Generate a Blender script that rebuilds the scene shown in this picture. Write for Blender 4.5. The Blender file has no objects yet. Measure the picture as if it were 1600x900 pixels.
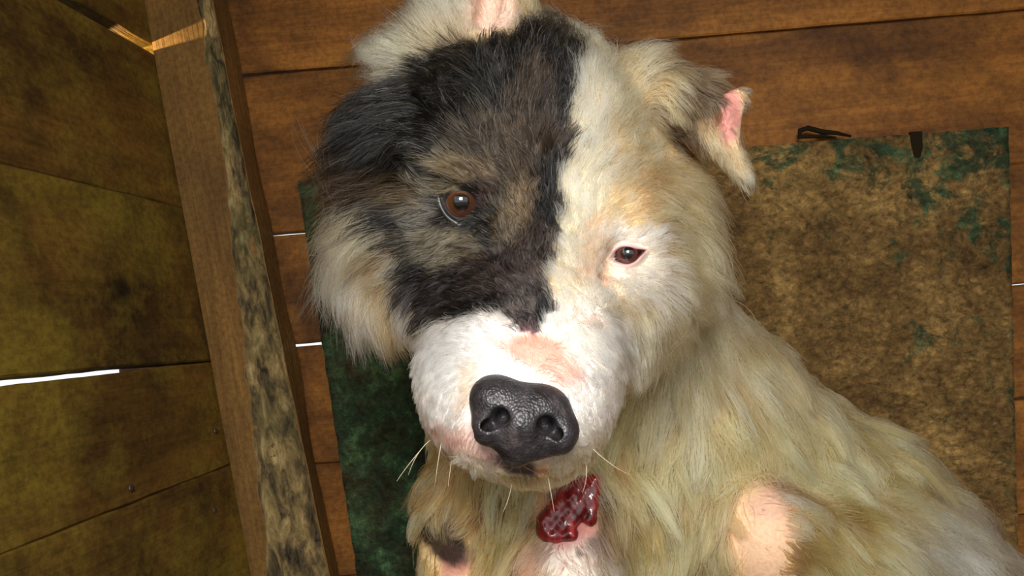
import bpy, bmesh, math, random
import numpy as np
from mathutils import Vector, Matrix, kdtree, noise
random.seed(7); rng = np.random.default_rng(7)
sc = bpy.context.scene
C = sc.collection

# ------------------------------------------------------------------ camera
F = 1150.0; ZC = 0.47                      # focal length in pixels of the 1600 px frame, camera height
yv = np.array([165.0, -40.0, -1150.0]); yv /= np.linalg.norm(yv)     # kennel depth axis as the camera sees it
zv = np.array([-0.066, 1.0, 0.0]); zv -= yv * zv.dot(yv); zv /= np.linalg.norm(zv)
xv = np.cross(yv, zv)
RW = np.stack([xv, yv, zv])                # camera -> kennel rotation (rows: kennel axes in camera space)
cd = bpy.data.cameras.new('camera'); cam = bpy.data.objects.new('camera', cd); C.objects.link(cam)
cd.sensor_width = 36; cd.lens = 36 * F / 1600; cd.clip_start = 0.01; cd.clip_end = 60
M4 = Matrix([list(RW[0]) + [0], list(RW[1]) + [0], list(RW[2]) + [ZC], [0, 0, 0, 1]])
cam.matrix_world = M4
sc.camera = cam

# ------------------------------------------------------------------ world, sun, daylight, exposure
w = bpy.data.worlds.new('sky'); sc.world = w; w.use_nodes = True
bg = w.node_tree.nodes['Background']; bg.inputs[0].default_value = (0.93, 0.97, 1.0, 1); bg.inputs[1].default_value = 1.05
def lamp(name, kind, loc, target, energy, color, **kw):
    d = bpy.data.lights.new(name, kind); d.energy = energy; d.color = color
    for k, v in kw.items(): setattr(d, k, v)
    o = bpy.data.objects.new(name, d); C.objects.link(o); o.location = loc
    o.rotation_euler = (Vector(target) - Vector(loc)).to_track_quat('-Z', 'Y').to_euler()
    return o
# daylight through the open front of the kennel, behind and above the camera
lamp('doorway_daylight', 'AREA', (0.04, -0.30, 0.76), (0.10, 0.6, 0.32), 6.8, (1.0, 0.97, 0.91), shape='RECTANGLE', size=0.26, size_y=0.18)
sc.view_settings.view_transform = 'Standard'; sc.view_settings.look = 'None'
sc.view_settings.gamma = 1; sc.view_settings.exposure = 0.2
sc.view_settings.use_curve_mapping = False

# ------------------------------------------------------------------ helpers
def lin(c):
    c = np.asarray(c, float) / 255.0
    return np.where(c <= 0.04045, c / 12.92, ((c + 0.055) / 1.055) ** 2.4)
def to_world(p):                            # camera space (x right, y up, z = depth) -> kennel space
    p = np.asarray(p, float); q = np.stack([p[..., 0], p[..., 1], -p[..., 2]], -1)
    return q @ RW.T + np.array([0, 0, ZC])
def ray(px, py):                            # kennel-space direction of a photo point
    d = np.array([px - 800, -(py - 450), -F]); return RW @ d
def on_plane(px, py, n, d0):                # point where that direction meets the plane n.p = d0
    r = ray(px, py); o = np.array([0, 0, ZC]); n = np.asarray(n, float)
    t = (d0 - n.dot(o)) / n.dot(r); return o + r * t
def at_y(px, py, y): return on_plane(px, py, (0, 1, 0), y)
def tag(o, **kw):
    for k, v in kw.items(): o[k] = v
    return o
def empty(name, loc=(0, 0, 0), **kw):
    o = bpy.data.objects.new(name, None); C.objects.link(o); o.location = loc; o.empty_display_size = 0.05
    return tag(o, **kw)
def mesh_obj(name, v, f, mat=None, parent=None, smooth=True, **kw):
    me = bpy.data.meshes.new(name); me.from_pydata([tuple(map(float, a)) for a in v], [], f); me.update()
    if smooth: me.polygons.foreach_set('use_smooth', [True] * len(me.polygons))
    if mat: me.materials.append(mat)
    o = bpy.data.objects.new(name, me); C.objects.link(o)
    if parent: o.parent = parent
    return tag(o, **kw)
def new_mat(name):
    m = bpy.data.materials.new(name); m.use_nodes = True; nt = m.node_tree
    return m, nt, nt.nodes['Principled BSDF']
def N(nt, t, **kw):
    n = nt.nodes.new('ShaderNode' + t)
    for k, v in kw.items():
        if k in n.inputs: n.inputs[k].default_value = v
        else: setattr(n, k, v)
    return n
def ramp(nt, src, stops, interp='LINEAR'):
    r = N(nt, 'ValToRGB'); r.color_ramp.interpolation = interp; e = r.color_ramp.elements
    while len(e) < len(stops): e.new(0.5)
    for i, (p, c) in enumerate(stops):
        e[i].position = p; e[i].color = (*c, 1) if len(c) == 3 else c
    nt.links.new(src, r.inputs[0]); return r
def rgb(*c): return tuple(float(x) for x in lin(c))
def mix(nt, fac, a, b, mode='MIX'):
    m = N(nt, 'Mix', data_type='RGBA', blend_type=mode)
    for sock, val in ((m.inputs[0], fac), (m.inputs[6], a), (m.inputs[7], b)):
        if isinstance(val, (int, float)): sock.default_value = val
        elif isinstance(val, tuple): sock.default_value = (*val, 1)
        else: nt.links.new(val, sock)
    return m.outputs[2]

def wood(name, dark, light, stain, green=None, bump=0.25, rough=0.7, stain_amt=0.55):
    m, nt, b = new_mat(name); L = nt.links.new
    tc = N(nt, 'TexCoord'); oi = N(nt, 'ObjectInfo')
    mp = N(nt, 'Mapping'); L(tc.outputs['Object'], mp.inputs[0])
    ml = N(nt, 'VectorMath', operation='SCALE'); ml.inputs[0].default_value = (7.3, 3.1, 5.7); L(oi.outputs['Random'], ml.inputs['Scale'])
    L(ml.outputs[0], mp.inputs['Location'])
    st = N(nt, 'Mapping'); st.inputs['Scale'].default_value = (3.0, 26, 26); L(mp.outputs[0], st.inputs[0])
    g = N(nt, 'TexNoise', Scale=1.0, Detail=6.0, Roughness=0.65, Distortion=0.6); L(st.outputs[0], g.inputs['Vector'])
    st2 = N(nt, 'Mapping'); st2.inputs['Scale'].default_value = (12, 260, 260); L(mp.outputs[0], st2.inputs[0])
    g2 = N(nt, 'TexNoise', Scale=1.0, Detail=3.0, Roughness=0.6); L(st2.outputs[0], g2.inputs['Vector'])
    base = ramp(nt, g.outputs[0], [(0.18, dark), (0.72, light)])
    fine = ramp(nt, g2.outputs[0], [(0.3, (0.72, 0.70, 0.68)), (0.65, (1.1, 1.1, 1.1))])
    c1 = mix(nt, 0.6, base.outputs[0], fine.outputs[0], 'MULTIPLY')
    n3 = N(nt, 'TexNoise', Scale=7.0, Detail=7.0, Roughness=0.62, Distortion=0.4); L(mp.outputs[0], n3.inputs['Vector'])
    r3 = ramp(nt, n3.outputs[0], [(0.42, (0, 0, 0)), (0.66, (stain_amt,) * 3)])
    c2 = mix(nt, r3.outputs[0], c1, stain)
    if green:
        n4 = N(nt, 'TexNoise', Scale=4.0, Detail=8.0, Roughness=0.75); L(mp.outputs[0], n4.inputs['Vector'])
        r4 = ramp(nt, n4.outputs[0], [(0.44, (0, 0, 0)), (0.60, (0.75,) * 3)])
        c2 = mix(nt, r4.outputs[0], c2, green)
    # knots
    vo = N(nt, 'TexVoronoi', Scale=5.5, Randomness=1.0); vm = N(nt, 'Mapping'); vm.inputs['Scale'].default_value = (0.8, 1, 1)
    L(mp.outputs[0], vm.inputs[0]); L(vm.outputs[0], vo.inputs['Vector'])
    rk = ramp(nt, vo.outputs['Distance'], [(0.03, (0.85,) * 3), (0.10, (0, 0, 0))])
    c3 = mix(nt, rk.outputs[0], c2, tuple(x * 0.25 for x in dark))
    n5 = N(nt, 'TexNoise', Scale=160.0, Detail=2.0, Roughness=0.7); L(mp.outputs[0], n5.inputs['Vector'])
    r5 = ramp(nt, n5.outputs[0], [(0.35, (0.5, 0.46, 0.42)), (0.6, (1.12,) * 3)])
    c4 = mix(nt, 0.55, c3, r5.outputs[0], 'MULTIPLY')
    L(c4, b.inputs['Base Color']); b.inputs['Roughness'].default_value = rough
    b.inputs['Specular IOR Level'].default_value = 0.3
    ad = N(nt, 'Math', operation='ADD'); L(g2.outputs[0], ad.inputs[0]); L(n3.outputs[0], ad.inputs[1])
    bp = N(nt, 'Bump', Strength=bump, Distance=0.003); L(ad.outputs[0], bp.inputs['Height']); L(bp.outputs[0], b.inputs['Normal'])
    return m

M_back = wood('orange_pine', rgb(92, 52, 18), rgb(170, 112, 46), rgb(44, 26, 12), bump=0.4, stain_amt=.75)
M_left = wood('algae_stained_pine', rgb(70, 46, 16), rgb(130, 94, 36), rgb(30, 20, 9), green=rgb(140, 118, 40), stain_amt=.8, bump=0.35)
M_post = wood('post_wood', rgb(96, 66, 28), rgb(146, 108, 54), rgb(64, 48, 26), bump=0.4, stain_amt=0.4)
M_floor = wood('floor_wood', rgb(60, 45, 26), rgb(105, 80, 48), rgb(40, 30, 20))

# ------------------------------------------------------------------ planks
def plank(name, p0, p1, up, nrm, h0, h1, th, mat, parent, wob=0.0012, bev=0.0018, seg=28, slot=None):
    """board from p0 to p1 (its lower edge), height along up, thickness along -nrm. Edges waver a little."""
    p0 = np.array(p0, float); p1 = np.array(p1, float); up = np.array(up, float); nrm = np.array(nrm, float)
    Lx = np.linalg.norm(p1 - p0); ex = (p1 - p0) / Lx
    up = up - ex * up.dot(ex); up /= np.linalg.norm(up)
    sd = random.random() * 50; vs = []; fs = []
    for i in range(seg + 1):
        t = i / seg; x = t * Lx
        lo = wob * noise.noise((x * 14, sd, 0)) + wob * .5 * noise.noise((x * 60, sd, 2))
        hi = wob * noise.noise((x * 14, sd, 9)) + wob * .5 * noise.noise((x * 60, sd, 5))
        ys = lo; ye = h0 + (h1 - h0) * t + hi
        if slot: a, bb = slot(t); ys += a; ye -= bb
        for (yy, zz) in ((ys + bev, 0), (ye - bev, 0), (ye, -bev), (ye, -th), (ys, -th), (ys, -bev)):
            vs.append((x, yy, zz + 0.0006 * noise.noise((x * 9, yy * 30, sd))))
    for i in range(seg):
        for k in range(6):
            a = i * 6 + k; b2 = i * 6 + (k + 1) % 6; fs.append((a, a + 6, b2 + 6, b2))
    fs.append(tuple(range(5, -1, -1))[::-1]); fs.append(tuple(seg * 6 + k for k in range(5, -1, -1)))
    o = mesh_obj(name, vs, fs, mat, None, smooth=False)
    nz = np.cross(ex, up); s = 1
    if nz.dot(nrm) < 0: nz = -nz
    # the local frame keeps z towards the room
    Mx = Matrix(((ex[0], up[0], nz[0], p0[0]), (ex[1], up[1], nz[1], p0[1]), (ex[2], up[2], nz[2], p0[2]), (0, 0, 0, 1)))
    if Mx.to_3x3().determinant() < 0:
        o.data.flip_normals()
    o.parent = parent; o.matrix_basis = Mx
    return o

YB = 0.85
FLZ, RFZ, XR = 0.0, 0.98, 0.80
# back wall: board seams read off at the right edge and beside the post
wb = empty('wall_back', (0, 0, 0), kind='structure')
def zseam(px, py): return at_y(px, py, YB)[2]
zl = [zseam(385, 118), zseam(430, 368), zseam(455, 543)]
zr = [zseam(1600, 14), zseam(1590, 255), zseam(1585, 446)]
xs0, xs1 = -0.62, XR + 0.03
def seam(pl, pr):
    a = at_y(*pl, YB); b = at_y(*pr, YB); k = (b[2] - a[2]) / (b[0] - a[0])
    return a[2] + k * (xs0 - a[0]), a[2] + k * (xs1 - a[0])
seams = [(RFZ + .02, RFZ + .02), seam((390, 117), (1598, 14)), seam((430, 368), (1590, 256)), seam((455, 543), (1585, 446)),
         seam((485, 728), (1590, 626)), seam((500, 905), (1594, 806))]
while seams[-1][0] > 0.12: seams.append((seams[-1][0] - 0.135, seams[-1][1] - 0.135))
seams[-1] = (0.0, 0.0)
for i in range(len(seams) - 1):
    (t0, t1), (b0, b1) = seams[i], seams[i + 1]
    dx = 0.004 if i % 2 else 0.0
    openL = {0: 0.0045, 1: 0.0035, 2: 0.0042, 3: .0006}.get(i, 0.0)
    def slot(t, oL=openL): 
        return ((oL * max(0.0, 1 - t * (2.2 if oL < .0044 else 4.2)) if oL else 0.0) + 0.0008, 0.0)
    plank('plank', (xs0, YB + dx, b0), (xs1, YB + dx, b1), (0, 0, 1), (0, -1, 0), t0 - b0, t1 - b1, 0.02, M_back, wb, slot=slot, seg=60)

# left wall leans with the post: its up direction follows the post
A = at_y(225, 0, 0.79); B = at_y(392, 900, 0.79)
u = (A - B) / np.linalg.norm(A - B); nL = np.cross(np.array([0, 1.0, 0]), u); nL /= np.linalg.norm(nL)
if nL[0] < 0: nL = -nL
dL = nL.dot(A) - 0.001
wl = empty('wall_left', (0, 0, 0), kind='structure')
def left_h(px, py):
    p = on_plane(px, py, nL, dL); return p.dot(u), p
O = nL * dL
lh = [left_h(240, 80)[0], left_h(290, 325)[0], left_h(270, 571)[0], left_h(340, 735)[0]]
base = np.array([0, 0, 0.0]).dot(u)
hs = [lh[0] + 0.22] + lh
while hs[-1] > 0.12: hs.append(hs[-1] - 0.17)
hs[-1] = -0.02
for i in range(len(hs) - 1):
    bot, top = hs[i + 1], hs[i]
    q = O + u * bot
    def slot(t, i=i):
        y = -0.25 + t * 1.10; a = 0.0
        if i == 2:  a = 0.0060 * min(1, max(0, (0.785 - y) / 0.26)) ** 0.55     # the bright open crack
        if i == 0:  a = 0.0100 * max(0.05, min(1, (y - .60) / .08)) if y < .80 else .001
        if i == 1:  a = 0.0008
        return a, 0.0
    off = nL * (-0.003 if i % 2 else 0.0)
    plank('plank', q + off + np.array([0, -0.25, 0]), q + off + np.array([0, 0.85, 0]), u, nL, top - bot, top - bot, 0.02, M_left, wl, slot=slot, seg=60)
def nail(p, n, parent, r=0.0032):
    bm = bmesh.new(); bmesh.ops.create_uvsphere(bm, u_segments=10, v_segments=6, radius=r)
    for v in bm.verts: v.co.z *= 0.4
    me = bpy.data.meshes.new('nail'); bm.to_mesh(me); bm.free(); me.materials.append(M_nail)
    o = bpy.data.objects.new('nail', me); C.objects.link(o); o.location = p
    o.rotation_euler = Vector(n).to_track_quat('Z', 'Y').to_euler(); o.parent = parent
gp = on_plane(226, 72, nL, dL); tp = at_y(300, 62, .79); dr = (tp - gp) / np.linalg.norm(tp - gp)
lamp('sun_through_seam', 'SPOT', tuple(gp - dr * .075), tuple(tp), 2.2, (1.0, .72, .30), spot_size=math.radians(70), spot_blend=.3, shadow_soft_size=.002)
M_nail, nt, b = new_mat('nail_steel'); b.inputs['Base Color'].default_value = (.12, .10, .09, 1); b.inputs['Metallic'].default_value = .7; b.inputs['Roughness'].default_value = .5
for px, py in ((337, 673), (336, 797), (205, 762)): nail(on_plane(px, py, nL, dL + .0005), nL, wl)
for px, py in ((1548, 640),): pass

# right wall, ceiling, floor (boards too)
wr = empty('wall_right', (0, 0, 0), kind='structure')
for i in range(7):
    plank('plank', (XR, -0.25, i * .14), (XR, YB, i * .14), (0, 0, 1), (-1, 0, 0), .1395, .1395, .02, M_left, wr, seg=12)
ce = empty('ceiling', (0, 0, 0), kind='structure')
for i in range(9):
    plank('plank', (-.72, -0.25 + i * .13, RFZ), (XR + .02, -0.25 + i * .13, RFZ), (0, 1, 0), (0, 0, -1), .1295, .1295, .02, M_left, ce, seg=12)
fl = empty('floor', (0, 0, 0), kind='structure')
for i in range(12):
    plank('plank', (-.72, -0.55 + i * .13, -0.002), (XR + .02, -0.55 + i * .13, -0.002), (0, 1, 0), (0, 0, 1), .129, .129, .02, M_floor, fl, seg=12)
M_gnd, nt, b = new_mat('yard_ground'); b.inputs['Base Color'].default_value = (*rgb(120, 112, 80), 1)
g = mesh_obj('ground', [(-8, -8, -.12), (8, -8, -.12), (8, 8, -.12), (-8, 8, -.12)], [(0, 1, 2, 3)], M_gnd, kind='structure')

# ------------------------------------------------------------------ corner post with waney bark edge
def post():
    root = empty('timber_post', tuple(B + u * (0 - B[2]) / u[2]), label='rough squared timber post with a waney bark edge in the corner', category='post')
    o = np.array(root.location)
    H = (RFZ) / u[2]; seg = 70
    ex = np.array([1.0, 0, 0]); ex -= u * ex.dot(u); ex /= np.linalg.norm(ex); ey = np.cross(u, ex)
    if ey[1] < 0: ey = -ey
    W = 0.076; D = 0.056
    def prof(h):                                  # outline at height h: (x, y)
        # lower down the bark takes over the front face
        k = np.clip((0.72 - h) / 0.55, 0, 1)
        wx = W - 0.012 - 0.047 * k + 0.005 * noise.noise((h * 22, 3, 1)) + 0.003 * noise.noise((h * 70, 3, 7))
        cy = 0.010 + 0.016 * k + 0.003 * noise.noise((h * 18, 9, 1))
        return wx, cy
    vs = []; fs = []; nx = 5
    for i in range(seg + 1):
        h = H * i / seg; wx, cy = prof(h)
        pts = [(0, D), (0, 0), (wx * .5, 0), (wx, 0.0), (W + .004, cy), (W + 0.006 * noise.noise((h * 8, 1, 1)) , D)]
        for (x, y) in pts: vs.append(u * h + ex * x + ey * y)
    n = 6
    for i in range(seg):
        for k in range(n):
            a = i * n + k; b2 = i * n + (k + 1) % n; fs.append((a, b2, b2 + n, a + n))
    fs.append(tuple(range(n - 1, -1, -1))); fs.append(tuple(seg * n + k for k in range(n)))
    # local frame: x along the grain
    Rm = np.stack([u, ex, ey], 1)
    vs = [Rm.T @ v for v in vs]
    ob = mesh_obj('beam', vs, fs, M_post, root, smooth=False)
    ob.matrix_basis = MB = Matrix([list(Rm[0]) + [0], list(Rm[1]) + [0], list(Rm[2]) + [0], [0, 0, 0, 1]])
    # bark: a thick crumbly skin over the wane
    vs = []; fs = []; seg2 = 420; m = 22
    for i in range(seg2 + 1):
        h = H * i / seg2; wx, cy = prof(h)
        for j in range(m + 1):
            t = j / m; x = wx + (W + .004 - wx) * t; y = cy * t
            e = min(1, 5 * t, 5 * (1 - t))
            nn = np.array([0.55, -0.83])
            r1 = noise.fractal((h * 26, t * 2.2, 3.3), 0.8, 2.0, 5); rg = 1 - abs(noise.noise((h * 16, t * 5.0, 8.8))) * 2
            d = (0.0035 + 0.006 * r1 + 0.0032 * max(0, rg)) * e - 0.0008
            d = max(d, -0.001)
            x += nn[0] * d; y += nn[1] * d
            vs.append(Rm.T @ (u * h + ex * x + ey * y))
    for i in range(seg2):
        for j in range(m):
            a = i * (m + 1) + j; fs.append((a, a + 1, a + m + 2, a + m + 1))
    mb, nt, b = new_mat('bark'); L = nt.links.new
    tc = N(nt, 'TexCoord'); mp = N(nt, 'Mapping'); mp.inputs['Scale'].default_value = (25, 70, 70); L(tc.outputs['Object'], mp.inputs[0])
    n1 = N(nt, 'TexNoise', Scale=1.0, Detail=8.0, Roughness=0.7, Distortion=.5); L(mp.outputs[0], n1.inputs['Vector'])
    n2 = N(nt, 'TexNoise', Scale=9.0, Detail=5.0, Roughness=0.6); L(tc.outputs['Object'], n2.inputs['Vector'])
    r = ramp(nt, n1.outputs[0], [(0.34, rgb(34, 28, 18)), (0.46, rgb(104, 86, 54)), (0.58, rgb(160, 134, 84)), (0.70, rgb(204, 184, 136))])
    r2 = ramp(nt, n2.outputs[0], [(0.42, (1, 1, 1)), (0.6, rgb(150, 165, 150))])
    L(mix(nt, .8, r.outputs[0], r2.outputs[0], 'MULTIPLY'), b.inputs['Base Color']); b.inputs['Roughness'].default_value = .9
    bp = N(nt, 'Bump', Strength=.5, Distance=.003); L(n1.outputs[0], bp.inputs['Height']); L(bp.outputs[0], b.inputs['Normal'])
    bo = mesh_obj('bark', vs, fs, mb, root, label='grey and tan flaking bark along the post edge')
    bo.matrix_basis = MB
post()

# ------------------------------------------------------------------ worn board leaning on the back wall
def board():
    yb = YB - 0.018
    TL, TR, BR, BL = at_y(465, 283, yb), at_y(1576, 198, yb), at_y(1594, 1000, yb), at_y(536, 1000, yb)
    def down(a, b): k = (b - a) / (a[2] - b[2]); return a + k * (a[2] - 0.0)
    BR, BL = down(TR, BR), down(TL, BL)
    BL[0] = max(BL[0], B[0] - u[0] * B[2] / u[2] + .098)      # its foot stands clear of the post
    nx, nz = 150, 110
    vs = []; fs = []
    org = (TL + TR + BR + BL) / 4; org[2] = 0; 
    for s in (0, 1):
        for j in range(nz + 1):
            for i in range(nx + 1):
                a = i / nx; c = j / nz
                p = (BL * (1 - a) + BR * a) * (1 - c) + (TL * (1 - a) + TR * a) * c
                p = p - org
                ed = min(a * nx, (nx - a * nx), (nz - c * nz)) 
                if s == 0:
                    d = 0.0015 * noise.fractal((p[0] * 45, p[2] * 60, 1.5), .8, 2, 4) + .002 * noise.noise((p[0] * 5, p[2] * 5, 4))
                    d += 0.0012 * (1 - abs(noise.noise((p[0] * 30, p[2] * 55, 7.7))) * 3)
                    p[1] += -0.0 + d * min(1, ed / 3) * .7
                else: p[1] += 0.011
                if i in (0, nx): p[0] += .0016 * noise.noise((p[2] * 60, i, 3))
                if j == nz: p[2] += .0016 * noise.noise((p[0] * 50, 2, 3))
                vs.append(p)
    n0 = (nx + 1) * (nz + 1); W = nx + 1
    for j in range(nz):
        for i in range(nx):
            a = j * W + i; fs.append((a, a + 1, a + W + 1, a + W)); a += n0; fs.append((a + W, a + W + 1, a + 1, a))
    for i in range(nx): fs.append((i + 1, i, i + n0, i + 1 + n0)); a = nz * W + i; fs.append((a, a + 1, a + 1 + n0, a + n0))
    for j in range(nz): a = j * W; fs.append((a, a + W, a + W + n0, a + n0)); a += nx; fs.append((a + W, a, a + n0, a + W + n0))
    m, nt, b = new_mat('painted_board'); L = nt.links.new
    tc = N(nt, 'TexCoord'); P = tc.outputs['Object']
    n1 = N(nt, 'TexNoise', Scale=9.0, Detail=9.0, Roughness=.7, Distortion=.3); L(P, n1.inputs['Vector'])
    mp = N(nt, 'Mapping'); mp.inputs['Scale'].default_value = (60, 60, 78); mp.inputs['Rotation'].default_value = (0, .5, 0); L(P, mp.inputs[0])
    n2 = N(nt, 'TexNoise', Scale=1.6, Detail=6.0, Roughness=.7, Distortion=.9); L(mp.outputs[0], n2.inputs['Vector'])
    mud = ramp(nt, n1.outputs[0], [(0.30, rgb(76, 54, 32)), (0.48, rgb(138, 108, 64)), (0.66, rgb(192, 156, 96))])
    cr = ramp(nt, n2.outputs[0], [(0.32, (.45, .40, .36)), (0.46, (.9, .9, .88)), (0.6, (1.2, 1.16, 1.05))])
    c = mix(nt, .85, mud.outputs[0], cr.outputs[0], 'MULTIPLY')
    # remaining green paint: top right corner, right edge, specks, and the whole left strip
    sx = N(nt, 'SeparateXYZ'); L(P, sx.inputs[0])
    def mr(src, a, b_, c_, d_):
        n = N(nt, 'MapRange'); L(src, n.inputs[0])
        for i, v in enumerate((a, b_, c_, d_)): n.inputs[i + 1].default_value = v
        return n.outputs[0]
    TRl = TR - org; TLl = TL - org
    left = mr(sx.outputs[0], TLl[0] + .17, TLl[0] + .28, .55, 0)
    top = mr(sx.outputs[2], TRl[2] - .16, TRl[2], 0, .13)
    right = mr(sx.outputs[0], TRl[0] - .30, TRl[0] - .05, 0, .085)
    redge = mr(sx.outputs[0], TRl[0] - .025, TRl[0] - .0, 0, .10)
    n3 = N(nt, 'TexNoise', Scale=20.0, Detail=8.0, Roughness=.75, Distortion=.4); L(P, n3.inputs['Vector'])
    tr = N(nt, 'Math', operation='MULTIPLY'); L(top, tr.inputs[0]); L(mr(sx.outputs[0], TRl[0] - .42, TRl[0] - .2, .25, 1), tr.inputs[1])
    s = n3.outputs[0]
    for q in (left, tr.outputs[0], right, redge):
        ad = N(nt, 'Math', operation='ADD'); L(s, ad.inputs[0]); L(q, ad.inputs[1]); s = ad.outputs[0]
    gm = ramp(nt, s, [(0.64, (0, 0, 0)), (0.72, (.85,) * 3)])
    n4 = N(nt, 'TexNoise', Scale=30.0, Detail=5.0, Roughness=.7); L(P, n4.inputs['Vector'])
    gc = ramp(nt, n4.outputs[0], [(0.35, rgb(10, 30, 24)), (0.54, rgb(34, 82, 58)), (.70, rgb(98, 152, 100))])
    c = mix(nt, gm.outputs[0], c, gc.outputs[0])
    n6 = N(nt, 'TexNoise', Scale=17.0, Detail=7.0, Roughness=.75, Distortion=.8); L(P, n6.inputs['Vector'])
    dm = ramp(nt, n6.outputs[0], [(0.60, (0, 0, 0)), (0.72, (.8,) * 3)])
    c = mix(nt, dm.outputs[0], c, rgb(62, 36, 26))
    n7 = N(nt, 'TexNoise', Scale=150.0, Detail=5.0, Roughness=.75); L(P, n7.inputs['Vector'])
    gr = ramp(nt, n7.outputs[0], [(0.36, (.45, .42, .38)), (0.52, (1, 1, 1)), (.66, (1.35, 1.3, 1.2))]); c = mix(nt, .8, c, gr.outputs[0], 'MULTIPLY')
    L(c, b.inputs['Base Color']); b.inputs['Roughness'].default_value = .8; b.inputs['Specular IOR Level'].default_value = .25
    bp = N(nt, 'Bump', Strength=1.0, Distance=.008); L(n2.outputs[0], bp.inputs['Height']); L(bp.outputs[0], b.inputs['Normal'])
    o = mesh_obj('worn_board', vs, fs, m, None, smooth=True, label='mud-caked board with flaking green paint leaning on the back wall', category='board')
    o.location = org
    # dark streak where something dripped over its top edge, a part of its own
    return o, TL, TR
bd, bTL, bTR = board()
M_dark, nt, b = new_mat('dark_resin'); b.inputs['Base Color'].default_value = (*rgb(34, 26, 14), 1); b.inputs['Roughness'].default_value = .9; b.inputs['Specular IOR Level'].default_value = .1
def tube(name, pts, rad, mat, parent=None, sides=8, **kw):
    pts = [np.array(p, float) for p in pts]; vs = []; fs = []
    for i, p in enumerate(pts):
        t = pts[min(i + 1, len(pts) - 1)] - pts[max(i - 1, 0)]; t /= np.linalg.norm(t)
        a = np.cross(t, (0.31, 0.9, .22)); a /= np.linalg.norm(a); c2 = np.cross(t, a)
        r = rad[i] if hasattr(rad, '__len__') else rad
        for k in range(sides):
            th = 2 * math.pi * k / sides; vs.append(p + a * math.cos(th) * r + c2 * math.sin(th) * r)
    for i in range(len(pts) - 1):
        for k in range(sides):
            a = i * sides + k; b2 = i * sides + (k + 1) % sides; fs.append((a, b2, b2 + sides, a + sides))
    fs.append(tuple(range(sides - 1, -1, -1))); fs.append(tuple((len(pts) - 1) * sides + k for k in range(sides)))
    return mesh_obj(name, vs, fs, mat, parent, **kw)
yt = YB - 0.017
tube('wire_loop', [at_y(1330, 213, yt), at_y(1308, 208, yt), at_y(1285, 206, yt), at_y(1262, 200, yt), at_y(1250, 204, yt), at_y(1249, 214, yt), at_y(1262, 214, yt), at_y(1284, 212, yt), at_y(1306, 215, yt)],
     [.0012, .0022, .0028, .0028, .003, .0026, .0018, .0018, .001], M_dark, label='thin dark looped twig resting on the top edge of the worn board', category='twig').name = 'twig'
dv = [at_y(x, y, YB - .0196) for x, y in ((1422, 206), (1441, 205), (1442, 232), (1438, 246), (1428, 246), (1425, 230))]
bk = [v + np.array([0, .004, 0]) for v in dv]; bo_ = np.array(bd.location)
mesh_obj('tar_drip', [v - bo_ for v in dv + bk], [(0, 1, 2, 3, 4, 5), tuple(range(11, 5, -1))] + [(i, i + 6, (i + 1) % 6 + 6, (i + 1) % 6) for i in range(6)], M_dark, bd, smooth=False, label='dark drip hanging over the top edge')
#DOG#
# ================================================================== the dog
# All dog shapes are laid out as P(px, py, depth): a direction of the lens and a real distance, giving real 3-D points.
def P(px, py, d): return np.array([(px - 800) * d / F, -(py - 450) * d / F, d])
def smin(a, b, k):
    h = np.clip(0.5 + 0.5 * (b - a) / k, 0, 1); return b + (a - b) * h - k * h * (1 - h)
def sd_cone(p, a, b, r1, r2, flat=None):
    a = np.asarray(a); b = np.asarray(b); ab = b - a; L2 = ab.dot(ab)
    t = np.clip(((p - a) @ ab) / L2, 0, 1)[..., None]
    q = p - (a + ab * t)
    if flat is not None:                      # flatten along a direction (n, factor > 1 makes it thinner)
        n, fct = flat; n = np.asarray(n, float) / np.linalg.norm(n); q = q + n * ((q @ n) * (fct - 1))[..., None]
    return np.linalg.norm(q, axis=-1) - (r1 + (r2 - r1) * t[..., 0])
def sd_ell(p, c, r, axes=None):
    q = p - np.asarray(c)
    if axes is not None: q = q @ axes.T
    r = np.asarray(r); k0 = np.linalg.norm(q / r, axis=-1); k1 = np.linalg.norm(q / (r * r), axis=-1)
    return k0 * (k0 - 1) / np.maximum(k1, 1e-9)
a16 = math.radians(-16)
HX = np.array([math.cos(a16), math.sin(a16), 0.05]); HX /= np.linalg.norm(HX)          # head: to the dog's left
HZ = np.array([-0.10, -0.62, -0.78]); HZ -= HX * HZ.dot(HX); HZ /= np.linalg.norm(HZ)  # muzzle direction
HY = np.cross(HZ, HX); HY = HY if HY[1] > 0 else -HY
HA = np.stack([HX, HY, HZ])
E1 = P(722, 318, 0.386); E2 = P(979, 400, 0.389)
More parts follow.
